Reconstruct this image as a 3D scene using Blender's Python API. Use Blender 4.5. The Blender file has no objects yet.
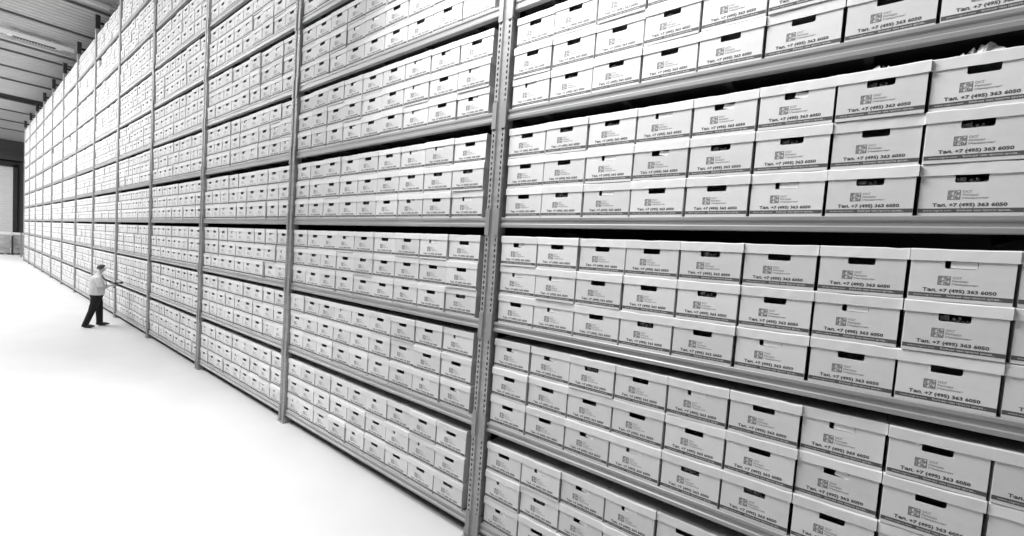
import bpy, bmesh, math, random
from mathutils import Vector, Matrix

random.seed(11)
S = bpy.context.scene
COL = S.collection
PI = math.pi

# ------------------------------------------------------------------ camera
F_PX, CX, CY = 437.36, 492.68, 280.12
R_ = Vector((0.77122968, 0.6329559, 0.06761369))
U_ = Vector((-0.0868561485, -0.000587901900, 0.996220690))
FW = Vector((-0.63060351, 0.77418763, -0.0545227))
CAM = Vector((0.0, -3.1287, 2.7236))
cd = bpy.data.cameras.new('camera')
cam = bpy.data.objects.new('camera', cd)
COL.objects.link(cam)
m3 = Matrix((R_, U_, -FW)).transposed()
cam.matrix_world = Matrix.Translation(CAM) @ m3.to_4x4()
cd.sensor_fit = 'HORIZONTAL'
cd.sensor_width = 36.0
cd.lens = F_PX * 36.0 / 1024.0
cd.shift_x = (512 - CX) / 1024.0
cd.shift_y = (CY - 268) / 1024.0
cd.clip_start = 0.05
cd.clip_end = 300
S.camera = cam


def proj(p):
    d = Vector(p) - CAM
    z = d.dot(FW)
    if z < 0.05:
        return None
    return (CX + F_PX * d.dot(R_) / z, CY - F_PX * d.dot(U_) / z)


def seen_area(pts):
    """pixels of the quad's bounding box that lie in the frame (0 when outside)"""
    q = [proj(p) for p in pts]
    if any(a is None for a in q):
        return 0.0
    x0 = max(0, min(a[0] for a in q)); x1 = min(1024, max(a[0] for a in q))
    y0 = max(4, min(a[1] for a in q)); y1 = min(536, max(a[1] for a in q))
    return max(0, x1 - x0) * max(0, y1 - y0)


# ------------------------------------------------------------------ materials
def mat(name, col, rough=0.6, metal=0.0, noise=0.0, nscale=8.0, rnd=0.0, bump=0.0, emit=0.0, stretch=None, attr=None):
    m = bpy.data.materials.new(name)
    m.use_nodes = True
    nt = m.node_tree
    b = nt.nodes['Principled BSDF']
    if not isinstance(col, tuple):
        col = (col, col, col)
    b.inputs['Base Color'].default_value = (*col, 1)
    b.inputs['Roughness'].default_value = rough
    b.inputs['Metallic'].default_value = metal
    fac = None
    if noise or bump:
        tc = nt.nodes.new('ShaderNodeTexCoord')
        mp = nt.nodes.new('ShaderNodeMapping')
        if stretch:
            mp.inputs['Scale'].default_value = stretch
        nt.links.new(tc.outputs['Object'], mp.inputs['Vector'])
        n = nt.nodes.new('ShaderNodeTexNoise')
        n.inputs['Scale'].default_value = nscale
        n.inputs['Detail'].default_value = 5
        nt.links.new(mp.outputs[0], n.inputs['Vector'])
        if bump:
            bp = nt.nodes.new('ShaderNodeBump')
            bp.inputs['Strength'].default_value = bump
            bp.inputs['Distance'].default_value = 0.01
            nt.links.new(n.outputs['Fac'], bp.inputs['Height'])
            nt.links.new(bp.outputs[0], b.inputs['Normal'])
        if noise:
            mr = nt.nodes.new('ShaderNodeMapRange')
            mr.inputs['From Min'].default_value = 0.3
            mr.inputs['From Max'].default_value = 0.7
            mr.inputs['To Min'].default_value = 1 - noise
            mr.inputs['To Max'].default_value = 1 + noise
            nt.links.new(n.outputs['Fac'], mr.inputs['Value'])
            fac = mr.outputs[0]
    if rnd:
        oi = nt.nodes.new('ShaderNodeObjectInfo')
        mr2 = nt.nodes.new('ShaderNodeMapRange')
        mr2.inputs['To Min'].default_value = 1 - rnd
        mr2.inputs['To Max'].default_value = 1 + rnd * .5
        nt.links.new(oi.outputs['Random'], mr2.inputs['Value'])
        if fac is None:
            fac = mr2.outputs[0]
        else:
            mu = nt.nodes.new('ShaderNodeMath'); mu.operation = 'MULTIPLY'
            nt.links.new(fac, mu.inputs[0]); nt.links.new(mr2.outputs[0], mu.inputs[1])
            fac = mu.outputs[0]
    if fac is not None:
        mx = nt.nodes.new('ShaderNodeVectorMath'); mx.operation = 'SCALE'
        mx.inputs[0].default_value = col
        nt.links.new(fac, mx.inputs['Scale'])
        nt.links.new(mx.outputs[0], b.inputs['Base Color'])
    if emit:
        b.inputs['Emission Color'].default_value = (*col, 1)
        b.inputs['Emission Strength'].default_value = emit
    return m


M = {}
M['board'] = mat('white_board', 0.66, 0.75, noise=0.03, nscale=14, rnd=0.10)
M['board_far'] = mat('white_board_far', 0.66, 0.75, noise=0.07, nscale=1.7)
M['lid'] = mat('white_lid_board', 0.72, 0.7, noise=0.04, nscale=10, rnd=0.10)
M['ink'] = mat('dark_ink', 0.08, 0.7)
M['ink_mid'] = mat('grey_ink', 0.20, 0.7)
M['band'] = mat('band_ink', 0.08, 0.65)
M['band_text'] = mat('band_lettering', 0.5, 0.7)
M['paper'] = mat('papers', 0.38, 0.8, noise=0.5, nscale=60, stretch=(3, 1, .2))
M['flap'] = mat('flap_board', 0.85, 0.75)
M['steel'] = mat('galvanised_steel', 0.32, 0.45, metal=0.2, noise=0.12, nscale=3, stretch=(.5, 4, 6))
M['steel_dk'] = mat('bracket_steel', 0.28, 0.5, metal=0.3)
M['deck'] = mat('shelf_deck', 0.06, 0.8, noise=0.2)
M['floor'] = mat('floor_coat', 0.6, 0.5, noise=0.035, nscale=0.9)
M['ceil'] = mat('ceiling_sheet', 0.56, 0.7, noise=0.05, nscale=1.2)
M['joist'] = mat('ceiling_joist', 0.16, 0.6)
M['girder'] = mat('ceiling_girder', 0.05, 0.6)
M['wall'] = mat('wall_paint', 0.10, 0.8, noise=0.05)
M['wall_shade'] = mat('shade_behind_rack', 0.03, 0.9)  # near-black colour stands in for the shade behind the shelves
M['wall_low_bounce'] = mat('wall_dim_paint', 0.12, 0.8)  # dark tone so the unseen left wall bounces little light
M['door'] = mat('roller_door', 0.72, 0.6, noise=0.03)
M['black'] = mat('black_paint', 0.02, 0.6)
M['white'] = mat('white_enamel', 0.8, 0.4)
M['wrap'] = mat('stretch_wrap', 0.42, 0.35, noise=0.25, nscale=2.5)
M['wood'] = mat('pallet_wood', 0.10, 0.8, noise=0.2)
M['skin'] = mat('skin', 0.5, 0.55)
M['hair'] = mat('hair', 0.05, 0.6, noise=0.3, nscale=60)
M['shirt'] = mat('light_shirt', 0.62, 0.85, noise=0.06, nscale=12)
M['trouser'] = mat('dark_trousers', 0.006, 0.85)
M['shoe'] = mat('dark_shoe', 0.03, 0.5)
M['plastic'] = mat('black_plastic', 0.02, 0.4)
M['screen'] = mat('device_screen', 0.25, 0.2)
M['torn'] = mat('torn_paper', 0.7, 0.8)


# ------------------------------------------------------------------ mesh helpers
def box(bm, x0, x1, y0, y1, z0, z1, mi=0, mx=None):
    v = [bm.verts.new((x, y, z)) for x in (x0, x1) for y in (y0, y1) for z in (z0, z1)]
    if mx is not None:
        for a in v:
            a.co = mx @ a.co
    for q in ((0, 1, 3, 2), (4, 6, 7, 5), (0, 4, 5, 1), (2, 3, 7, 6), (0, 2, 6, 4), (1, 5, 7, 3)):
        f = bm.faces.new([v[i] for i in q]); f.material_index = mi
    return v


def prism_x(bm, prof, x0, x1, mi=0, cap=True):
    """profile in (y,z) swept along x"""
    a = [bm.verts.new((x0, y, z)) for y, z in prof]
    b = [bm.verts.new((x1, y, z)) for y, z in prof]
    n = len(prof)
    for i in range(n):
        j = (i + 1) % n
        bm.faces.new((a[i], a[j], b[j], b[i])).material_index = mi
    if cap:
        bm.faces.new(a[::-1]).material_index = mi
        bm.faces.new(b).material_index = mi


def finish(name, bm, mats, parent=None, smooth=False, fixn=True):
    if fixn:
        bmesh.ops.recalc_face_normals(bm, faces=bm.faces)
    me = bpy.data.meshes.new(name)
    bm.to_mesh(me); bm.free()
    if not isinstance(mats, (list, tuple)):
        mats = [mats]
    for m in mats:
        me.materials.append(m)
    if smooth:
        for p in me.polygons:
            p.use_smooth = True
    o = bpy.data.objects.new(name, me)
    COL.objects.link(o)
    if parent is not None:
        o.parent = parent
    return o


def tag(o, label, cat, group=None, kind=None):
    o['label'] = label; o['category'] = cat
    if group: o['group'] = group
    if kind: o['kind'] = kind
    return o


def empty(name, loc, label, cat, group=None):
    o = bpy.data.objects.new(name, None)
    o.empty_display_size = 0.1
    o.location = loc
    COL.objects.link(o)
    return tag(o, label, cat, group)


def struct(name, bm, mats):
    o = finish(name, bm, mats)
    o['kind'] = 'structure'
    return o


# ------------------------------------------------------------------ rack layout
N0, W = 0.7054, 3.779
NB = 13                                            # bays
POST = {k: -(N0 + k - 1) * W for k in range(0, NB + 1)}
POST[1] = -2.585
POST[2] = -6.48
PW = 0.15                                          # upright width
ZB, ZS, NL = 0.1559, 0.96, 10                      # first beam mid height, shelf pitch, shelves
LV = [ZB + ZS * j for j in range(NL)]
LV[4] += 0.006; LV[1] += 0.018
BH = 0.088                                         # beam height
DEPTH = 1.0
RP = 0.265                                         # box height with lid
NCOL = 9
BODY_W, BODY_D, BODY_H = 0.371, 0.34, 0.252
LID_W, LID_D = 0.3855, 0.352
PITCH = 0.388

# ------------------------------------------------------------------ room
bm = bmesh.new(); box(bm, -66, 7, -12, 1.4, -0.2, 0.0); struct('floor', bm, M['floor'])
ZC = 11.0
bm = bmesh.new()
x = -66.0                                          # ribbed sheet, ribs run across the aisle
prof = []
while x < 7:
    prof += [(x, ZC + .05), (x + .10, ZC + .05), (x + .14, ZC), (x + .30, ZC), (x + .34, ZC + .05)]
    x += .36
lo = [(bm.verts.new((a, -12, z)), bm.verts.new((a, 1.4, z))) for a, z in prof]
for i in range(len(lo) - 1):
    bm.faces.new((lo[i][0], lo[i + 1][0], lo[i + 1][1], lo[i][1]))
box(bm, -66, 7, -12, 1.4, ZC + .08, ZC + .2)
struct('ceiling', bm, M['ceil'])
jx = [-22.9, -26.3, -30.5, -32.0, -35.2, -38.3, -48.6, -53.4, -58.2, -19.5, -16.1, -12.7, -9.3, -5.9, -2.5]
for i, xx in enumerate(jx):
    bm = bmesh.new()
    prof = [(-.05, -.08), (.05, -.08), (.05, -.07), (.008, -.07), (.008, -.015), (.05, -.015), (.05, 0), (-.05, 0),
            (-.05, -.015), (-.008, -.015), (-.008, -.07), (-.05, -.07)]
    a = [bm.verts.new((xx + p, -12, ZC + z)) for p, z in prof]
    b = [bm.verts.new((xx + p, 1.4, ZC + z)) for p, z in prof]
    for k in range(12):
        bm.faces.new((a[k], a[(k + 1) % 12], b[(k + 1) % 12], b[k]))
    bm.faces.new(a); bm.faces.new(b)
    struct('trim_%d' % (i + 1), bm, M['joist'])
bm = bmesh.new()                                   # deep girder across the aisle
box(bm, -43.25, -42.95, -12, 1.4, ZC - .12, ZC); box(bm, -43.12, -43.08, -12, 1.4, ZC - .26, ZC - .12)
box(bm, -43.25, -42.95, -12, 1.4, ZC - .3, ZC - .26)
struct('trim_30', bm, M['girder'])

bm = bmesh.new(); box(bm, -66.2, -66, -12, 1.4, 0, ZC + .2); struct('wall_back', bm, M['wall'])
bm = bmesh.new(); box(bm, -66.2, 7.2, 1.4, 1.6, 0, ZC + .2); struct('wall_right', bm, M['wall_shade'])
bm = bmesh.new(); box(bm, -66.2, 7.2, -12.2, -12, 0, ZC + .2); struct('wall_left', bm, M['wall_low_bounce'])
bm = bmesh.new(); box(bm, 7, 7.2, -12, 1.4, 0, ZC + .2); struct('wall_front', bm, M['wall'])

# roller door in the far wall with its dark frame
bm = bmesh.new()
z = 0.0
while z < 8.3:
    prism = [(-65.9, z), (-65.9, z + .02), (-65.86, z + .06), (-65.86, z + .2), (-65.9, z + .24)]
    a = [bm.verts.new((px, -4.2, pz)) for px, pz in prism]; b = [bm.verts.new((px, .38, pz)) for px, pz in prism]
    for k in range(4):
        bm.faces.new((a[k], a[k + 1], b[k + 1], b[k]))
    z += .24
box(bm, -65.98, -65.91, -4.2, .38, 0, 8.4)
d = struct('door_1', bm, M['door'])
bm = bmesh.new()
box(bm, -65.98, -65.6, .38, .68, 0, 8.6)
box(bm, -65.98, -65.6, -4.6, -4.2, 0, 8.6)
box(bm, -65.98, -65.6, -4.6, .68, 8.4, 8.8)
struct('trim_40', bm, M['black'])
bm = bmesh.new()
box(bm, -65.98, -65.2, -12, 1.4, 9.0, 9.45); box(bm, -65.98, -65.4, -12, 1.4, 9.45, 10.0)
struct('trim_41', bm, M['girder'])

# ------------------------------------------------------------------ rack
rack = empty('shelving_rack', (0, 0, 0), 'long grey steel shelving rack filled with white boxes along the aisle', 'shelving rack')


def make_upright(k, holes):
    bm = bmesh.new()
    h = PW / 2
    ztop = 10.3
    # plan profile of the front: (x, y)
    st = 0.045                                     # slotted strip
    pl = [(-h, .09), (-h, -.02), (-h + st, -.02), (-h + st + .012, -.006), (h - st - .012, -.006), (h - st, -.02), (h, -.02), (h, .09)]
    th = .004
    if not holes:
        for i in range(len(pl) - 1):
            (x0, y0), (x1, y1) = pl[i], pl[i + 1]
            v = [bm.verts.new((x0, y0, 0)), bm.verts.new((x1, y1, 0)), bm.verts.new((x1, y1, ztop)), bm.verts.new((x0, y0, ztop))]
            bm.faces.new(v)
    else:
        for i in (0, 2, 3, 4, 6):
            (x0, y0), (x1, y1) = pl[i], pl[i + 1]
            v = [bm.verts.new((x0, y0, 0)), bm.verts.new((x1, y1, 0)), bm.verts.new((x1, y1, ztop)), bm.verts.new((x0, y0, ztop))]
            bm.faces.new(v)
        for i in (1, 5):
            x0, x1 = pl[i][0], pl[i + 1][0]
            xa, xb = x0 + .015, x1 - .015
            y = -.02
            zt = 6.6                                # slots as far up as the photograph shows this upright
            n = int(zt / .05)
            zs = []
            for j in range(n):
                z0 = j * .05
                zs += [z0, z0 + .012, z0 + .038]
            zs.append(n * .05)
            rows = [[bm.verts.new((xx, y, z)) for xx in (x0, xa, xb, x1)] for z in zs]
            for a in range(len(zs) - 1):
                hole = (a % 3 == 1)
                for c in range(3):
                    if hole and c == 1:
                        r0, r1 = rows[a], rows[a + 1]
                        ring = [r0[1], r0[2], r1[2], r1[1]]
                        back = [bm.verts.new((p.co.x, y + th, p.co.z)) for p in ring]
                        for e in range(4):
                            bm.faces.new((ring[e], ring[(e + 1) % 4], back[(e + 1) % 4], back[e]))
                        continue
                    bm.faces.new((rows[a][c], rows[a][c + 1], rows[a + 1][c + 1], rows[a + 1][c]))
            top = [bm.verts.new((x0, y, ztop)), bm.verts.new((x1, y, ztop))]
            bm.faces.new((rows[-1][0], rows[-1][3], top[1], top[0]))
    # return lips at the back of the channel
    box(bm, -h, -h + .03, .086, .09, 0, ztop)
    box(bm, h - .03, h, .086, .09, 0, ztop)
    bmesh.ops.remove_doubles(bm, verts=bm.verts, dist=1e-5)
    o = finish('upright', bm, M['steel'], rack)
    o.location = (POST[k], 0, 0)
    bm = bmesh.new()
    box(bm, -.10, .10, -.04, .16, 0, .012)
    box(bm, -.10, -.085, -.02, .09, .012, .09); box(bm, .085, .10, -.02, .09, .012, .09)
    for sx in (-.089, .089):
        bmesh.ops.create_cone(bm, cap_ends=True, segments=8, radius1=.015, radius2=.013, depth=.02, matrix=Matrix.Translation((sx, .125, .02)))
    finish('base_plate', bm, M['steel'], o)
    bm = bmesh.new()                               # black sleeve darkening the post top, with a tie stub
    box(bm, -h - .012, h + .012, -.032, .10, 9.86, 10.34); box(bm, -.03, .03, .10, .42, 10.06, 10.14)
    finish('post_top_sleeve', bm, M['black'], o)
    return o


for k in range(0, NB + 1):
    make_upright(k, k <= 4)

beams, decks = [], []
for i in range(1, NB + 1):
    xl, xr = POST[i] + PW / 2, POST[i - 1] - PW / 2
    for j in range(NL):
        z0, z1 = LV[j] - BH / 2, LV[j] + BH / 2
        beams.append((seen_area([(xl, 0, z0), (xr, 0, z0), (xr, 0, z1), (xl, 0, z1)]) or
                      seen_area([(xl, 0, z0), (xl + .6 * (xr - xl), 0, z0), (xl + .6 * (xr - xl), 0, z1), (xl, 0, z1)]), i, j))


def beam_geo(bm, i, j):
    xl, xr = POST[i] + PW / 2 - .002, POST[i - 1] - PW / 2 + .002
    if i == NB:
        xl -= .55                                  # beam ends stick out past the last upright
        xl = POST[i] - .45
    z = LV[j]
    a = BH / 2
    y = .0 if i < NB else .0
    prof = [(y + .004, z + a), (y, z + a - .004), (y, z + .022), (y + .008, z + .014), (y + .008, z - .010),
            (y, z - .018), (y, z - a + .004), (y + .004, z - a), (y + .05, z - a), (y + .05, z + a)]
    if i == NB:
        xm = POST[i] + PW / 2 - .002
        prism_x(bm, [(yy + .1, zz) for yy, zz in prof], xl, xm)
        xl = xm
    prism_x(bm, prof, xl, xr)


def deck_geo(bm, i, j):
    xl, xr = POST[i] + PW / 2, POST[i - 1] - PW / 2
    box(bm, xl, xr, .052, DEPTH, LV[j] + BH / 2 - .03, LV[j] + BH / 2 - .001)
    n = 5
    for k in range(n):                             # stiffening bars below the deck
        c = xl + (k + .5) * (xr - xl) / n
        box(bm, c - .02, c + .02, .052, DEPTH, LV[j] - BH / 2 + .005, LV[j] + BH / 2 - .03)


beams.sort(reverse=True)
rest = bmesh.new(); restd = bmesh.new(); nrest = 0
for n, (ar, i, j) in enumerate(beams):
    if n < 100:
        bm = bmesh.new(); beam_geo(bm, i, j)
        bo = finish('beam', bm, M['steel'], rack)
        bm = bmesh.new(); deck_geo(bm, i, j)
        finish('shelf_panel', bm, M['deck'], rack)
        if i <= 4 and ar > 0:                      # hooked end plates
            bm = bmesh.new()
            xr = POST[i - 1] - PW / 2
            box(bm, xr - .004, xr + .045, -.028, -.0205, LV[j] - .12, LV[j] + .12)
            box(bm, xr - .008, xr - .002, -.024, .04, LV[j] - .10, LV[j] + .10)
            finish('end_plate', bm, M['steel_dk'], bo)
            bm = bmesh.new()
            xl = POST[i] + PW / 2
            box(bm, xl - .045, xl + .004, -.028, -.0205, LV[j] - .12, LV[j] + .12)
            box(bm, xl + .002, xl + .008, -.024, .04, LV[j] - .10, LV[j] + .10)
            finish('end_plate', bm, M['steel_dk'], bo)
    else:
        beam_geo(rest, i, j); deck_geo(restd, i, j)
o = finish('beam', rest, M['steel'], rack); o['kind'] = 'stuff'
o = finish('shelf_panel', restd, M['deck'], rack); o['kind'] = 'stuff'


# ------------------------------------------------------------------ lettering
def text_verts(body, size, ext=1.0, bold=0.0):
    cu = bpy.data.curves.new('t', 'FONT')
    cu.body = body; cu.size = size; cu.resolution_u = 2; cu.offset = bold; cu.fill_mode = 'FRONT'
    ob = bpy.data.objects.new('t', cu)
    COL.objects.link(ob)
    bpy.context.view_layer.update()
    dg = bpy.context.evaluated_depsgraph_get()
    me = bpy.data.meshes.new_from_object(ob.evaluated_get(dg))
    vs = [(v.co.x * ext, v.co.y) for v in me.vertices]
    fs = [tuple(p.vertices) for p in me.polygons]
    bpy.data.objects.remove(ob); bpy.data.curves.remove(cu); bpy.data.meshes.remove(me)
    return vs, fs


def put_text(bm, body, x0, z0, height, width, mi, y, bold=0.0):
    vs, fs = text_verts(body, 1.0, 1.0, bold)
    ax = min(v[0] for v in vs); bx = max(v[0] for v in vs)
    hs = height / 0.73
    sx = width / (bx - ax)
    nv = [bm.verts.new((x0 + (v[0] - ax) * sx, y, z0 + v[1] * hs)) for v in vs]
    for f in fs:
        try:
            q = bm.faces.new([nv[k] for k in f]); q.material_index = mi
        except ValueError:
            pass


def rect(bm, x0, x1, z0, z1, y, mi):
    v = [bm.verts.new(p) for p in ((x0, y, z0), (x1, y, z0), (x1, y, z1), (x0, y, z1))]
    bm.faces.new(v).material_index = mi


def arc_strip(bm, cx, cz, r0, r1, a0, a1, y, mi, n=6):
    pv = None
    for k in range(n + 1):
        a = a0 + (a1 - a0) * k / n
        v = (bm.verts.new((cx + r0 * math.cos(a), y, cz + r0 * math.sin(a))), bm.verts.new((cx + r1 * math.cos(a), y, cz + r1 * math.sin(a))))
        if pv:
            bm.faces.new((pv[0], v[0], v[1], pv[1])).material_index = mi
        pv = v


def print_front(bm, y):
    """emblem, company lines, phone number and the dark band"""
    # emblem: square of four tiles with curved bars
    ex, ez, es = -.080, .081, .047
    t = .0035
    rect(bm, ex, ex + es, ez, ez + t, y, 2); rect(bm, ex, ex + es, ez + es - t, ez + es, y, 2)
    rect(bm, ex, ex + t, ez, ez + es, y, 2); rect(bm, ex + es - t, ex + es, ez, ez + es, y, 2)
    h = es / 2
    for a in (0, 1):
        for b in (0, 1):
            cx, cz = ex + h * a + h / 2, ez + h * b + h / 2
            arc_strip(bm, cx, cz, .0050, .0098, 0.4 + a * 1.5, 0.4 + a * 1.5 + 4.6, y, 2, 9)
            rect(bm, cx - .0025, cx + .0025, cz - .004, cz + .004, y, 2)
    rect(bm, ex + t, ex + es - t, ez + h - .0012, ez + h + .0012, y, 2)
    rect(bm, ex + h - .0012, ex + h + .0012, ez + t, ez + es - t, y, 2)
    put_text(bm, 'ОСГ', -.026, .115, .0115, .034, 2, y, .012)
    put_text(bm, 'Рекордз', -.026, .100, .0095, .056, 2, y, .012)
    put_text(bm, 'Менеджмент', -.026, .084, .0095, .092, 2, y, .012)
    put_text(bm, 'Тел. +7 (495) 363 6050', -.132, .0475, .0165, .262, 1, y, .045)
    rect(bm, -BODY_W / 2 + .001, BODY_W / 2 - .001, .017, .038, y, 3)
    put_text(bm, 'www.osgrm.com', -.165, .0238, .0085, .105, 4, y - .0004, .01)
    put_text(bm, 'Больше чем просто архив...', -.040, .0235, .0095, .190, 4, y - .0004, .02)


def make_body(name, tilt):
    bm = bmesh.new()
    w, dd, hh = BODY_W / 2, BODY_D, BODY_H
    # front wall with the hand hole cut through it
    hx, hz0, hz1, r = .059, .165, .208, .009
    outer = [(-w, 0), (w, 0), (w, hh), (-w, hh)]
    inner = [(-hx, hz1), (-hx, hz0 + r), (-hx + r * .3, hz0 + r * .3), (-hx + r, hz0), (hx - r, hz0), (hx - r * .3, hz0 + r * .3), (hx, hz0 + r), (hx, hz1)]
    vo = [bm.verts.new((a, 0, b)) for a, b in outer]
    vi = [bm.verts.new((a, 0, b)) for a, b in inner]
    ed = []
    for ring in (vo, vi):
        for k in range(len(ring)):
            ed.append(bm.edges.new((ring[k], ring[(k + 1) % len(ring)])))
    bmesh.ops.triangle_fill(bm, use_beauty=True, use_dissolve=False, edges=ed)
    for f in list(bm.faces):                       # drop the fill of the hole itself
        c = f.calc_center_median()
        if -hx < c.x < hx and hz0 < c.z < hz1 and all(v in vi for v in f.verts):
            bm.faces.remove(f)
    vb = [bm.verts.new((v.co.x, .006, v.co.z)) for v in vi]
    for k in range(len(vi)):
        j = (k + 1) % len(vi)
        bm.faces.new((vi[k], vi[j], vb[j], vb[k]))
    # other walls and bottom
    bk = [bm.verts.new((a, dd, b)) for a, b in outer]
    for k in range(4):
        if k == 2:
            continue
        j = (k + 1) % 4
        bm.faces.new((vo[k], vo[j], bk[j], bk[k]))
    bm.faces.new(bk)
    bmesh.ops.recalc_face_normals(bm, faces=bm.faces)
    print_front(bm, -.0006)
    me = bpy.data.meshes.new(name)
    bm.to_mesh(me); bm.free()
    for k in ('board', 'ink', 'ink_mid', 'band', 'band_text'):
        me.materials.append(M[k])
    return me


def make_lid(name, seed):
    rs = random.Random(seed)
    bm = bmesh.new()
    w = LID_W / 2
    y0, y1 = -.006, LID_D - .006
    zt, zb = RP - .0015, RP - .062
    n = 8
    # slightly wavy top edge and skirt, like board that has carried weight
    sag = [0] + [rs.uniform(-.0035, .0005) for _ in range(n - 1)] + [0]
    sk = [rs.uniform(-.001, .001) for _ in range(n + 1)]
    xs = [-w + 2 * w * k / n for k in range(n + 1)]
    rows = []
    for k, x in enumerate(xs):
        rows.append([bm.verts.new((x, y0 + .003 + abs(sk[k]), zb + sk[k])),
                     bm.verts.new((x, y0, zb + sk[k])),
                     bm.verts.new((x, y0 + sk[k], zt - .006 + sag[k])),
                     bm.verts.new((x, y0 + .005, zt + sag[k])),
                     bm.verts.new((x, (y0 + y1) / 2, zt)),
                     bm.verts.new((x, y1 - .005, zt)),
                     bm.verts.new((x, y1, zt - .006)),
                     bm.verts.new((x, y1, zb))])
    for k in range(n):
        for c in range(7):
            bm.faces.new((rows[k][c], rows[k + 1][c], rows[k + 1][c + 1], rows[k][c + 1]))
    for r_, s in ((rows[0], -1), (rows[-1], 1)):
        bm.faces.new(r_[1:])
    bmesh.ops.recalc_face_normals(bm, faces=bm.faces)
    me = bpy.data.meshes.new(name)
    bm.to_mesh(me); bm.free()
    me.materials.append(M['lid'])
    return me


BODIES = [make_body('body', 0)]
LIDS = [make_lid('lid', s) for s in range(6)]


def small_mesh(name, fn, m):
    bm = bmesh.new(); fn(bm)
    bmesh.ops.recalc_face_normals(bm, faces=bm.faces)
    me = bpy.data.meshes.new(name); bm.to_mesh(me); bm.free()
    me.materials.append(m)
    return me


def g_papers(bm):
    rs = random.Random(5)
    x = -.05
    while x < .05:
        t = rs.uniform(.006, .016)
        box(bm, x, x + t - .001, .02 + rs.uniform(0, .012), .30, .004, rs.uniform(.17, .197))
        x += t


def g_flap(bm):                                    # cut-out flap still hinged along the lower edge of the hole
    mx = Matrix.Translation((.008, .003, .168)) @ Matrix.Rotation(math.radians(-3), 4, 'X')
    box(bm, -.045, .048, 0, .003, 0, .033, mx=mx)


def g_flap2(bm):                                   # flap torn and bent out to one side
    mx = Matrix.Translation((.022, .004, .169)) @ Matrix.Rotation(math.radians(10), 4, 'Y') @ Matrix.Rotation(math.radians(-6), 4, 'X')
    box(bm, -.03, .034, 0, .003, 0, .030, mx=mx)


KINDS = [('dark hand hole', None), ('papers in hand hole', ('papers', small_mesh('papers', g_papers, M['paper']))),
         ('flap-covered hand hole', ('flap', small_mesh('flap', g_flap, M['flap']))),
         ('half-covered hand hole', ('flap', small_mesh('flap', g_flap2, M['flap'])))]

# ------------------------------------------------------------------ boxes
ORD = ['first', 'second', 'third', 'fourth', 'fifth', 'sixth', 'seventh', 'eighth', 'ninth', 'tenth']
FIXED = {}                                          # (bay, shelf, row, col) -> hole kind, as the photograph shows them
for key in ((1, 3, 0, 2), (1, 2, 0, 5), (1, 3, 1, 2), (1, 0, 2, 1), (1, 0, 2, 3), (1, 1, 0, 3), (2, 1, 0, 7), (2, 2, 2, 7), (1, 1, 2, 6)):
    FIXED[key] = 2
for key in ((1, 2, 2, 0), (1, 0, 2, 2), (1, 0, 0, 0), (1, 1, 0, 2), (1, 1, 2, 0), (1, 1, 2, 1), (2, 3, 0, 6), (2, 4, 0, 8), (2, 2, 2, 3)):
    FIXED[key] = 3
for key in ((1, 3, 0, 6), (1, 3, 1, 7), (1, 3, 0, 7), (1, 2, 1, 7), (1, 3, 1, 4), (1, 3, 0, 1), (2, 3, 1, 8), (2, 3, 1, 6)):
    FIXED[key] = 1

boxes = []
rs = random.Random(3)
for i in range(1, NB + 1):
    xl, xr = POST[i] + PW / 2, POST[i - 1] - PW / 2
    if i == 1:
        widths = [.395 - .0025 * q for q in range(9)]; start = -2.485
    elif i == 2:
        widths = [.385 + .005 * q for q in range(9)]; start = -6.398
    else:
        start = xl + .012; widths = [.395] * 9
    for j in range(NL):
        if i >= 3:                                  # looser packing: a few wider seams between the columns
            widths = [.392] * 9
            left = xr - xl - .03 - 9 * .392
            for q in range(3):
                widths[rs.randrange(9)] += left / 3
        for c in range(NCOL):
            z = LV[j] + BH / 2 + .0005
            pitch = widths[c]; sx = pitch / PITCH
            cx0 = start + sum(widths[:c]) + (pitch if i < 3 else .392) / 2
            sx = sx if i < 3 else 1.0
            dx = 0
            for r in range(3):
                # a missing box now and then on the far, high shelves
                if i >= 4 and j >= 5 and r == 2 and rs.random() < .012:
                    continue
                x = cx0 + rs.uniform(-.003, .003) / sx
                y = .018 + rs.uniform(-.008, .012)
                if i >= 3:
                    y += rs.uniform(-.004, .012)
                rot = math.radians(rs.uniform(-.5, .5))
                hw = LID_W / 2 * sx
                ar = seen_area([(x - hw, y, z), (x + hw, y, z), (x + hw, y, z + RP), (x - hw, y, z + RP)])
                k = rs.random()
                kind = 0 if k < .62 else (1 if k < .76 else (2 if k < .89 else 3))
                kind = FIXED.get((i, j, r, c), kind)
                boxes.append((ar, i, j, r, c, x, y, z, rot, sx, kind))
                z += RP
boxes.sort(key=lambda b: -b[0])
BAY = {1: 'nearest bay', 2: 'second bay', 3: 'third bay', 4: 'fourth bay'}
ROW = ['bottom row', 'middle row', 'top row']


def new_child(name, me, parent):
    o = bpy.data.objects.new(name, me)
    COL.objects.link(o)
    o.parent = parent
    return o


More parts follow.
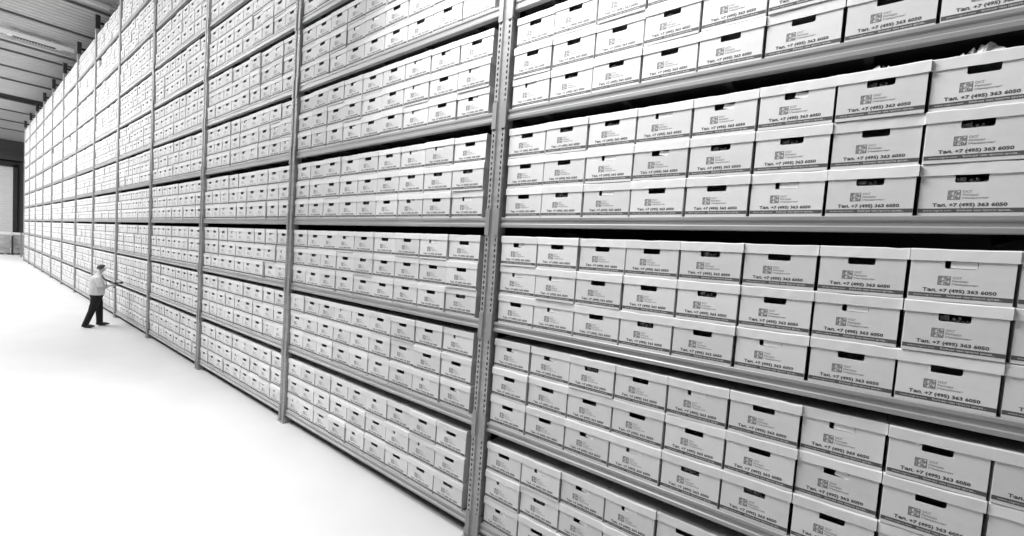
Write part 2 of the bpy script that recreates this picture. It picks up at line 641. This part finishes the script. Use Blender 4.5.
protos = {}
for n, (ar, i, j, r, c, x, y, z, rot, sx, kind) in enumerate(boxes[:300]):
    shelf = 'bottom shelf' if j == 0 else ORD[j] + ' shelf up'
    lab = 'white box, %s, %s from left, %s, %s, %s' % (KINDS[kind][0], ORD[c], ROW[r], shelf, BAY[i])
    grp = 'archive boxes in the %s of the rack' % BAY[i]
    if kind not in protos:
        b = empty('archive_box', (x, y, z), lab, 'box', grp)
        kids = [new_child('body', BODIES[0], b), new_child('lid', LIDS[0], b)]
        if KINDS[kind][1]:
            kids.append(new_child(KINDS[kind][1][0], KINDS[kind][1][1], b))
        protos[kind] = (b, kids)
    else:
        p, pk = protos[kind]
        b = p.copy(); COL.objects.link(b)
        b.location = (x, y, z)
        b['label'] = lab; b['group'] = grp
        for ch in pk:
            q = ch.copy(); COL.objects.link(q); q.parent = b
            if q.name.startswith('lid'):
                q.data = LIDS[(i * 7 + j * 5 + r * 3 + c) % 6]
    b.rotation_euler = (0, 0, rot)
    b.scale = (sx, 1, 1)

# all the farther boxes: one object
V, Fc, Mi = [], [], []


def quad(pts, mi):
    k = len(V); V.extend(pts); Fc.append((k, k + 1, k + 2, k + 3)); Mi.append(mi)


for (ar, i, j, r, c, x, y, z, rot, sx, kind) in boxes[300:]:
    if i <= 2 and j > 8:
        pass
    w, d_, h = BODY_W / 2 * sx, BODY_D, BODY_H
    lw = LID_W / 2 * sx
    X = lambda a: x + a
    # body front around the hole
    hx, a0, a1 = .059 * sx, .164, .204
    y0 = y
    quad([(x - w, y0, z), (x + w, y0, z), (x + w, y0, z + a0), (x - w, y0, z + a0)], 0)
    quad([(x - w, y0, z + a0), (x - hx, y0, z + a0), (x - hx, y0, z + a1), (x - w, y0, z + a1)], 0)
    quad([(x + hx, y0, z + a0), (x + w, y0, z + a0), (x + w, y0, z + a1), (x + hx, y0, z + a1)], 0)
    quad([(x - w, y0, z + a1), (x + w, y0, z + a1), (x + w, y0, z + h), (x - w, y0, z + h)], 0)
    quad([(x + w, y0, z), (x + w, y0 + d_, z), (x + w, y0 + d_, z + h), (x + w, y0, z + h)], 0)
    quad([(x - w, y0 + d_, z), (x - w, y0, z), (x - w, y0, z + h), (x - w, y0 + d_, z + h)], 0)
    quad([(x + w, y0 + d_, z), (x - w, y0 + d_, z), (x - w, y0 + d_, z + h), (x + w, y0 + d_, z + h)], 0)
    quad([(x - w, y0 + d_, z), (x + w, y0 + d_, z), (x + w, y0, z), (x - w, y0, z)], 0)
    if kind in (1, 2, 3):
        yy = y0 + (.005 if kind > 1 else .03)
        xa = x - hx * (.7 if kind == 2 else (-.1 if kind == 3 else .9))
        quad([(xa, yy, z + a0), (x + hx, yy, z + a0), (x + hx, yy, z + a1 - .006), (xa, yy, z + a1 - .006)], 0 if kind > 1 else 2)
    # lid
    l0, l1 = RP - .062, RP - .0015
    f0, f1 = y0 - .006, y0 + LID_D - .006
    quad([(x - lw, f0, z + l0), (x + lw, f0, z + l0), (x + lw, f0, z + l1), (x - lw, f0, z + l1)], 1)
    quad([(x + lw, f0, z + l0), (x + lw, f1, z + l0), (x + lw, f1, z + l1), (x + lw, f0, z + l1)], 1)
    quad([(x - lw, f1, z + l0), (x - lw, f0, z + l0), (x - lw, f0, z + l1), (x - lw, f1, z + l1)], 1)
    quad([(x - lw, f0, z + l1), (x + lw, f0, z + l1), (x + lw, f1, z + l1), (x - lw, f1, z + l1)], 1)
    quad([(x + lw, f1, z + l0), (x - lw, f1, z + l0), (x - lw, f1, z + l1), (x + lw, f1, z + l1)], 1)
    # print, as coarse marks
    yp = y0 - .0008
    if i <= 7:
        for (p0, p1, q0, q1, mi) in ((-.08, -.033, 0.082, 0.127, 4), (-.026, .010, 0.114, 0.125, 4), (-.026, .03, 0.099, 0.108, 4), (-.026, .066, 0.083, 0.092, 4),
                                     (-.132, -.085, .047, .062, 4), (-.07, -.05, .047, .062, 4), (-.04, .02, .047, .062, 4), (.03, .065, .047, .062, 4), (.075, .13, .047, .062, 4)):
            quad([(x + p0 * sx, yp, z + q0), (x + p1 * sx, yp, z + q0), (x + p1 * sx, yp, z + q1), (x + p0 * sx, yp, z + q1)], mi)
    quad([(x - w, yp, z + .017), (x + w, yp, z + .017), (x + w, yp, z + .038), (x - w, yp, z + .038)], 3)
me = bpy.data.meshes.new('archive_boxes')
me.from_pydata(V, [], Fc)
for k in ('board_far', 'lid_far', 'ink_mid', 'band', 'ink_faint'):
    if k == 'lid_far':
        M[k] = mat('white_lid_far', 0.72, 0.7, noise=0.07, nscale=1.7)
    if k == 'ink_faint':
        M[k] = mat('fine_grey_print', 0.40, 0.7)
    me.materials.append(M[k])
me.polygons.foreach_set('material_index', Mi)
me.update()
o = bpy.data.objects.new('archive_boxes', me); COL.objects.link(o)
tag(o, 'white archive boxes packed on the farther and higher shelves of the rack', 'boxes', None, 'stuff')

# torn packing paper lying on the boxes at the right edge
def torn(x, y, z, n, ln, hgt, seed):
    rs = random.Random(seed)
    bm = bmesh.new()
    pr = None
    for k in range(n + 1):
        px = x + ln * k / n
        hh = hgt * rs.uniform(.25, 1.0) * math.sin(PI * min(max(k / n, .08), .92))
        a = (bm.verts.new((px, y + rs.uniform(-.01, .01), z)), bm.verts.new((px + rs.uniform(-.01, .01), y + .03 + rs.uniform(-.02, .02), z + hh)),
             bm.verts.new((px, y + .09, z + hh * .3)), bm.verts.new((px, y + .10, z)))
        if pr:
            for e in range(4):
                bm.faces.new((pr[e], a[e], a[(e + 1) % 4], pr[(e + 1) % 4]))
        else:
            bm.faces.new(a)
        pr = a
    bm.faces.new(pr[::-1])
    return finish('torn_paper', bm, M['torn'])


zt4 = LV[3] + BH / 2 + 3 * RP + .0005
tag(torn(.31, .035, zt4, 14, .20, .06, 4), 'crumpled torn white paper on the upper right boxes at the frame edge', 'paper', 'torn paper on the boxes')
tag(torn(-.02, .035, zt4, 10, .12, .045, 9), 'small torn paper scrap on boxes left of the crumpled heap', 'paper', 'torn paper on the boxes')

# ------------------------------------------------------------------ ceiling light fittings
def fitting(x, y0, y1, z, label):
    t = empty('ceiling_light', (x, (y0 + y1) / 2, z), label, 'ceiling light', 'ceiling light fittings')
    hl = (y1 - y0) / 2
    bm = bmesh.new()
    box(bm, -.16, .16, -hl, hl, .06, .10)
    box(bm, -.17, -.15, -hl, hl, -.02, .06); box(bm, .15, .17, -hl, hl, -.02, .06)
    box(bm, -.01, .01, -hl * .7, -hl * .7 + .02, .10, ZC - z); box(bm, -.01, .01, hl * .7, hl * .7 + .02, .10, ZC - z)
    finish('housing', bm, M['white'], t)
    bm = bmesh.new()
    box(bm, -.14, .14, -hl + .1, hl - .1, -.02, -.005)
    for k in range(14):
        yy = -hl + .16 + k * (2 * hl - .32) / 13
        box(bm, -.15, .15, yy - .02, yy + .02, -.05, .05)
    finish('louvre', bm, M['black'], t)
    for s in (-1, 1):
        bm = bmesh.new(); box(bm, -.15, .15, s * hl - .07, s * hl + .07, -.03, .09)
        finish('end_cap', bm, M['white'], t)
    return t


fitting(-28.4, -1.75, -.25, 10.72, 'long white light fitting with louvres hanging under the ceiling, top left corner')
# cable tray rails beside the fitting
t = empty('cable_tray', (-28.4, 0, 10.9), 'pale metal tray running across the ceiling above the light fitting', 'cable tray')
bm = bmesh.new()
box(bm, -.45, -.38, -11.5, .2, -.30, -.14); finish('rail', bm, M['white'], t)
bm = bmesh.new()
box(bm, .38, .45, -11.5, .2, -.30, -.14); finish('rail', bm, M['white'], t)
for k in range(8):
    bm = bmesh.new()
    box(bm, -.38, .38, -3.9 + k * .55, -3.87 + k * .55, -.11, -.08)
    finish('rung', bm, M['steel_dk'], t)
t = empty('cable_tray', (-21.9, 0, 10.9), 'pale metal rail under the ceiling at the top edge nearest the rack', 'cable tray')
bm = bmesh.new(); box(bm, -.10, .10, -11.5, .4, -.1, 0); finish('rail', bm, M['white'], t)

# ------------------------------------------------------------------ pallets by the far wall
def pallet(name, x, y, w, d_, h, label):
    t = empty('wrapped_pallet', (x, y, 0), label, 'pallet', 'wrapped pallets by the far wall')
    bm = bmesh.new()
    for k in (-1, 0, 1):
        box(bm, -d_ / 2, d_ / 2, k * w * .42 - .08, k * w * .42 + .08, 0, .1)
    for k in range(6):
        c = -d_ / 2 + .06 + k * (d_ - .12) / 5
        box(bm, c - .05, c + .05, -w / 2, w / 2, .1, .125)
    finish('pallet', bm, M['wood'], t)
    bm = bmesh.new()
    rs = random.Random(int(y * 100))
    nz = 4
    hz = (h - .125) / nz
    for a in range(nz):
        o_ = rs.uniform(-.03, .03)
        box(bm, -d_ / 2 + .03, d_ / 2 - .03, -w / 2 + .02 + o_, w / 2 - .03 + o_, .125 + a * hz + .004, .125 + (a + 1) * hz)
    bmesh.ops.bevel(bm, geom=bm.edges[:], offset=.03, segments=2, affect='EDGES')
    finish('load', bm, M['wrap'], t)
    bm = bmesh.new()
    box(bm, -d_ / 2, d_ / 2, -w / 2, w / 2, h + .002, h + .22)
    bmesh.ops.bevel(bm, geom=bm.edges[:], offset=.02, segments=2, affect='EDGES')
    finish('top_sheet', bm, M['white'], t)


pallet('p', -57.6, -.72, 1.1, 1.2, 1.72, 'wrapped pallet load standing before the far door, at the left edge')
pallet('p', -57.9, .42, 1.0, 1.2, 1.72, 'wrapped pallet load standing between the left edge pallet and rack')
bm = bmesh.new()
box(bm, -.05, .05, -.05, .05, .01, 2.0); box(bm, -.1, .1, -.1, .1, 0, .012); box(bm, -.04, .04, -.04, .3, 1.7, 1.78)
o = finish('dark_upright', bm, M['steel_dk']); o.location = (-53.2, .2, 0)
tag(o, 'thin dark steel post on the floor past the far rack end', 'post')
bm = bmesh.new()
box(bm, -.07, .07, -.06, .06, .012, 1.6); box(bm, -.12, .12, -.1, .1, 0, .012); box(bm, -.08, .08, -.07, .07, 1.6, 1.63)
o = finish('dark_upright', bm, M['black']); o.location = (-56.6, -.12, 0)  # black upright put into the dark gap between the loads
tag(o, 'short black upright filling the dark gap between the two wrapped pallets', 'post')

# ------------------------------------------------------------------ person
PX, PY = -16.24, -.66
prs = empty('person', (PX, PY, 0), 'person in light shirt and dark trousers standing beside the rack holding a scanner', 'person')
prs.rotation_euler = (0, 0, PI / 2)                 # local +x looks at the rack


def skin_mesh(name, pts, edges, material, parent, levels=2):
    """pts: (x,y,z,rx,ry); first is the root"""
    me = bpy.data.meshes.new(name)
    me.from_pydata([p[:3] for p in pts], edges, [])
    o = bpy.data.objects.new(name, me)
    COL.objects.link(o)
    sk = o.modifiers.new('s', 'SKIN'); sk.use_smooth_shade = True
    sk.branch_smoothing = .4
    for v, p in zip(me.skin_vertices[0].data, pts):
        v.radius = (p[3], p[4] if len(p) > 4 else p[3])
        v.use_root = False
    me.skin_vertices[0].data[0].use_root = True
    ss = o.modifiers.new('d', 'SUBSURF'); ss.levels = levels; ss.render_levels = levels
    bpy.context.view_layer.update()
    dg = bpy.context.evaluated_depsgraph_get()
    nm = bpy.data.meshes.new_from_object(o.evaluated_get(dg))
    bpy.data.objects.remove(o)
    nm.name = name
    nm.materials.clear(); nm.materials.append(material)
    for p in nm.polygons:
        p.use_smooth = True
    o = bpy.data.objects.new(name, nm); COL.objects.link(o); o.parent = parent
    return o


HX = .10                                            # head a little forward
RH, LH = (.26, -.09, 1.165), (.29, .06, 1.145)      # wrists
pts = [(0, 0, .95, .13, .12), (.0, 0, 1.12, .14, .13), (.0, 0, 1.30, .14, .12), (.02, 0, 1.42, .09, .08), (.045, 0, 1.50, .05, .05),
       (.075, 0, 1.555, .062, .055), (HX, 0, 1.62, .085, .072), (HX - .005, 0, 1.685, .07, .062),
       (-.01, -.19, 1.40, .058), (.03, -.25, 1.15, .044), (.15, -.19, 1.13, .038), (*RH, .027),
       (-.01, .19, 1.40, .058), (.04, .24, 1.15, .044), (.17, .17, 1.12, .038), (*LH, .027),
       (0, -.09, .90, .085), (-.11, -.11, .50, .058), (-.25, -.12, .10, .04),
       (0.02, .09, .90, .085), (.07, .11, .50, .058), (.09, .12, .10, .04)]
ed = [(0, 1), (1, 2), (2, 3), (3, 4), (4, 5), (5, 6), (6, 7), (3, 8), (8, 9), (9, 10), (10, 11), (3, 12), (12, 13), (13, 14), (14, 15),
      (0, 16), (16, 17), (17, 18), (0, 19), (19, 20), (20, 21)]
# palms and fingers
for s, wi in ((-1, 11), (1, 15)):
    wx, wy, wz = pts[wi][:3]
    pts.append((wx + .045, wy, wz + .004, .030, .018)); pm = len(pts) - 1
    ed.append((wi, pm))
    for f in range(4):
        off = (f - 1.5) * .018
        ln = (.030, .036, .034, .026)[f]
        a = len(pts)
        pts.append((wx + .082, wy + off * .4, wz - off + .002, .0088)); pts.append((wx + .082 + ln, wy - s * .012, wz - off * 1.05, .0085))
        pts.append((wx + .082 + ln * 1.2, wy - s * .034, wz - off * 1.05 - .004, .0075))
        ed += [(pm, a), (a, a + 1), (a + 1, a + 2)]
    a = len(pts)
    pts.append((wx + .040, wy - s * .022, wz + .030, .0105)); pts.append((wx + .070, wy - s * .036, wz + .045, .0085))
    ed += [(pm, a), (a, a + 1)]
body = skin_mesh('body', pts, ed, M['skin'], prs, 2)
# face: nose, brow, chin and ears worked into the head by moving its vertices
for v in body.data.vertices:
    p = v.co
    if p.z > 1.53:
        dx = p.x - HX
        if dx > .03 and abs(p.y) < .018 and 1.585 < p.z < 1.64:
            p.x += .020 * (1 - abs(p.y) / .018) * (1 - abs(p.z - 1.605) / .04)
        if dx > .03 and 1.545 < p.z < 1.575 and abs(p.y) < .03:
            p.x += .012
        if abs(abs(p.y) - .066) < .02 and abs(dx + .005) < .022 and 1.60 < p.z < 1.66:
            p.y *= 1.12
# eyes and mouth
bm = bmesh.new()
for s in (-1, 1):
    bmesh.ops.create_uvsphere(bm, u_segments=8, v_segments=6, radius=.010, matrix=Matrix.Translation((HX + .073, s * .03, 1.635)))
finish('eyes', bm, M['hair'], prs, True)
bm = bmesh.new()
box(bm, HX + .066, HX + .082, -.022, .022, 1.575, 1.581)
finish('mouth', bm, M['hair'], prs)
# hair: cap over the skull
bm = bmesh.new()
bmesh.ops.create_uvsphere(bm, u_segments=20, v_segments=14, radius=1)
for v in bm.verts:
    v.co = Vector((HX - .012 + v.co.x * .105, v.co.y * .090, 1.655 + v.co.z * .098))
dl = [v for v in bm.verts if (v.co.z < 1.665 and v.co.x > HX + .0) or v.co.z < 1.60 or (v.co.x > HX + .055 and v.co.z < 1.705)]
bmesh.ops.delete(bm, geom=dl, context='VERTS')
bmesh.ops.solidify(bm, geom=bm.faces[:], thickness=.012)
finish('hair', bm, M['hair'], prs, True)
# clothes: rings lofted along a path, fused into one continuous surface


def loft(bm, rings, n=18):
    """rings: (x, y, z, half depth, half width)"""
    pv = None
    for (cx, cy, cz, rx, ry) in rings:
        cur = [bm.verts.new((cx + rx * math.cos(2 * PI * q / n), cy + ry * math.sin(2 * PI * q / n), cz)) for q in range(n)]
        if pv:
            for q in range(n):
                bm.faces.new((pv[q], pv[(q + 1) % n], cur[(q + 1) % n], cur[q]))
        else:
            bm.faces.new(cur[::-1])
        pv = cur
    bm.faces.new(pv)


def fuse(name, bm, material, parent, voxel=.011, sm=6):
    bmesh.ops.recalc_face_normals(bm, faces=bm.faces)
    me = bpy.data.meshes.new(name); bm.to_mesh(me); bm.free()
    o = bpy.data.objects.new(name, me); COL.objects.link(o)
    r = o.modifiers.new('r', 'REMESH'); r.mode = 'VOXEL'; r.voxel_size = voxel
    q = o.modifiers.new('m', 'SMOOTH'); q.iterations = sm; q.factor = .5
    bpy.context.view_layer.update()
    nm = bpy.data.meshes.new_from_object(o.evaluated_get(bpy.context.evaluated_depsgraph_get()))
    bpy.data.objects.remove(o)
    nm.name = name
    nm.materials.clear(); nm.materials.append(material)
    for p in nm.polygons:
        p.use_smooth = True
    o = bpy.data.objects.new(name, nm); COL.objects.link(o); o.parent = parent
    return o


bm = bmesh.new()
loft(bm, [(-.01, 0, .90, .165, .20), (-.005, 0, .98, .172, .205), (.005, 0, 1.10, .178, .20), (.0, 0, 1.22, .165, .195), (-.01, 0, 1.33, .145, .20),
          (-.01, 0, 1.41, .115, .18), (.01, 0, 1.455, .085, .12), (.03, 0, 1.49, .066, .072)])
for s in (-1, 1):
    loft(bm, [(.03, s * .262, 1.14, .072, .066), (.02, s * .255, 1.22, .075, .068), (.0, s * .235, 1.32, .078, .068), (-.01, s * .20, 1.40, .07, .065), (-.005, s * .15, 1.435, .05, .05)])
fuse('shirt', bm, M['shirt'], prs)
bm = bmesh.new()
loft(bm, [(-.01, 0, .80, .125, .165), (-.01, 0, .88, .150, .185), (-.01, 0, .95, .155, .19), (-.005, 0, 1.0, .15, .185)])
loft(bm, [(-.255, -.12, .035, .085, .07), (-.245, -.12, .10, .075, .066), (-.19, -.12, .26, .078, .070), (-.115, -.115, .48, .085, .078), (-.055, -.10, .68, .105, .092), (-.02, -.085, .86, .125, .10)])
loft(bm, [(.08, .12, .035, .085, .07), (.085, .12, .10, .075, .066), (.08, .115, .26, .078, .070), (.068, .11, .48, .085, .078), (.045, .10, .68, .105, .092), (.0, .085, .86, .125, .10)])
fuse('trousers', bm, M['trouser'], prs)
# shoes
for (ax, ay, yaw) in ((-.245, -.12, -.45), (.09, .12, -.15)):
    bm = bmesh.new()
    bmesh.ops.create_uvsphere(bm, u_segments=16, v_segments=10, radius=1)
    for v in bm.verts:
        t_ = v.co.x
        v.co = Vector((.07 + v.co.x * .145, v.co.y * .052, .05 + v.co.z * (.05 if t_ < .2 else .05 - .025 * (t_ - .2))))
        v.co.z = max(v.co.z, 0.0)
    bmesh.ops.rotate(bm, verts=bm.verts, cent=(0, 0, 0), matrix=Matrix.Rotation(yaw, 3, 'Z'))
    bmesh.ops.translate(bm, verts=bm.verts, vec=(ax, ay, 0))
    finish('shoe', bm, M['shoe'], prs, True)
# dark lanyard on the chest
bm = bmesh.new()
for s in (-1, 1):
    prev = None
    for k in range(9):
        u = k / 8
        px = .06 + .125 * math.sin(u * PI * .5) + .01
        py = s * .085 * (1 - u) ** 1.0
        pz = 1.47 - .30 * u
        a = (bm.verts.new((px, py - .012, pz)), bm.verts.new((px, py + .012, pz)), bm.verts.new((px + .014, py + .012, pz)), bm.verts.new((px + .014, py - .012, pz)))
        if prev:
            for e in range(4):
                bm.faces.new((prev[e], prev[(e + 1) % 4], a[(e + 1) % 4], a[e]))
        prev = a
box(bm, .175, .205, -.03, .03, 1.08, 1.17)
finish('lanyard', bm, M['black'], prs)

# scanner in the hands
sc = empty('barcode_scanner', (PX + .02, PY + .385, 1.18), 'dark handheld scanner held out by the person towards the rack', 'scanner')
sc.rotation_euler = (0, 0, PI / 2)
bm = bmesh.new()
box(bm, -.13, .12, -.04, .04, .035, .065); bmesh.ops.bevel(bm, geom=bm.edges[:], offset=.008, segments=2, affect='EDGES')
finish('housing', bm, M['plastic'], sc)
bm = bmesh.new()
box(bm, .10, .17, -.034, .034, .03, .085); bmesh.ops.bevel(bm, geom=bm.edges[:], offset=.008, segments=2, affect='EDGES')
finish('scan_head', bm, M['plastic'], sc)
bm = bmesh.new()
box(bm, -.018, .018, -.016, .016, -.10, .036, mx=Matrix.Rotation(.3, 4, 'Y')); bmesh.ops.bevel(bm, geom=bm.edges[:], offset=.006, segments=2, affect='EDGES')
finish('grip', bm, M['plastic'], sc)
bm = bmesh.new(); box(bm, -.11, .04, -.032, .032, .0655, .068); finish('screen', bm, M['screen'], sc)

# ------------------------------------------------------------------ light
def area(name, x, y, z, sx, sy, e, aim=None, spread=180):
    l = bpy.data.lights.new(name, 'AREA'); l.shape = 'RECTANGLE'; l.size = sx; l.size_y = sy; l.energy = e; l.spread = math.radians(spread)
    o = bpy.data.objects.new(name, l); COL.objects.link(o); o.location = (x, y, z)
    if aim:
        dv = Vector(aim) - Vector((x, y, z))
        o.rotation_euler = dv.to_track_quat('-Z', 'Y').to_euler()
    return o


for k in range(6):
    xx = -18.0 - 8.0 * k
    area('unseen_aisle_light', xx, -6.6, 10.7, 8.0, 0.5, 1080, (xx, -4.0, 0))
area('unseen_aisle_light', -3.0, -1.5, 7.2, 2.0, 0.4, 480, (0, -.1, 5))  # added unseen light, tilted to brighten the upper shelves of the nearest bay
area('unseen_aisle_light', -7.6, -3.6, 10.5, 3.0, 0.4, 380, (-7.6, -3.5, 0))  # added unseen light to lift the second bay and the floor
area('unseen_aisle_light', -7.0, -5.6, 10.5, 5.0, 0.8, 300, (-6.6, -4.6, 0), 60)  # added narrow downlight, only to whiten the aisle floor

w = bpy.data.worlds.new('world'); S.world = w
w.use_nodes = True
w.node_tree.nodes['Background'].inputs[0].default_value = (1, 1, 1, 1)
w.node_tree.nodes['Background'].inputs[1].default_value = 0.2
S.view_settings.view_transform = 'Standard'
S.view_settings.look = 'None'
S.view_settings.gamma = 1
S.view_settings.use_curve_mapping = False
S.view_settings.exposure = 0.0
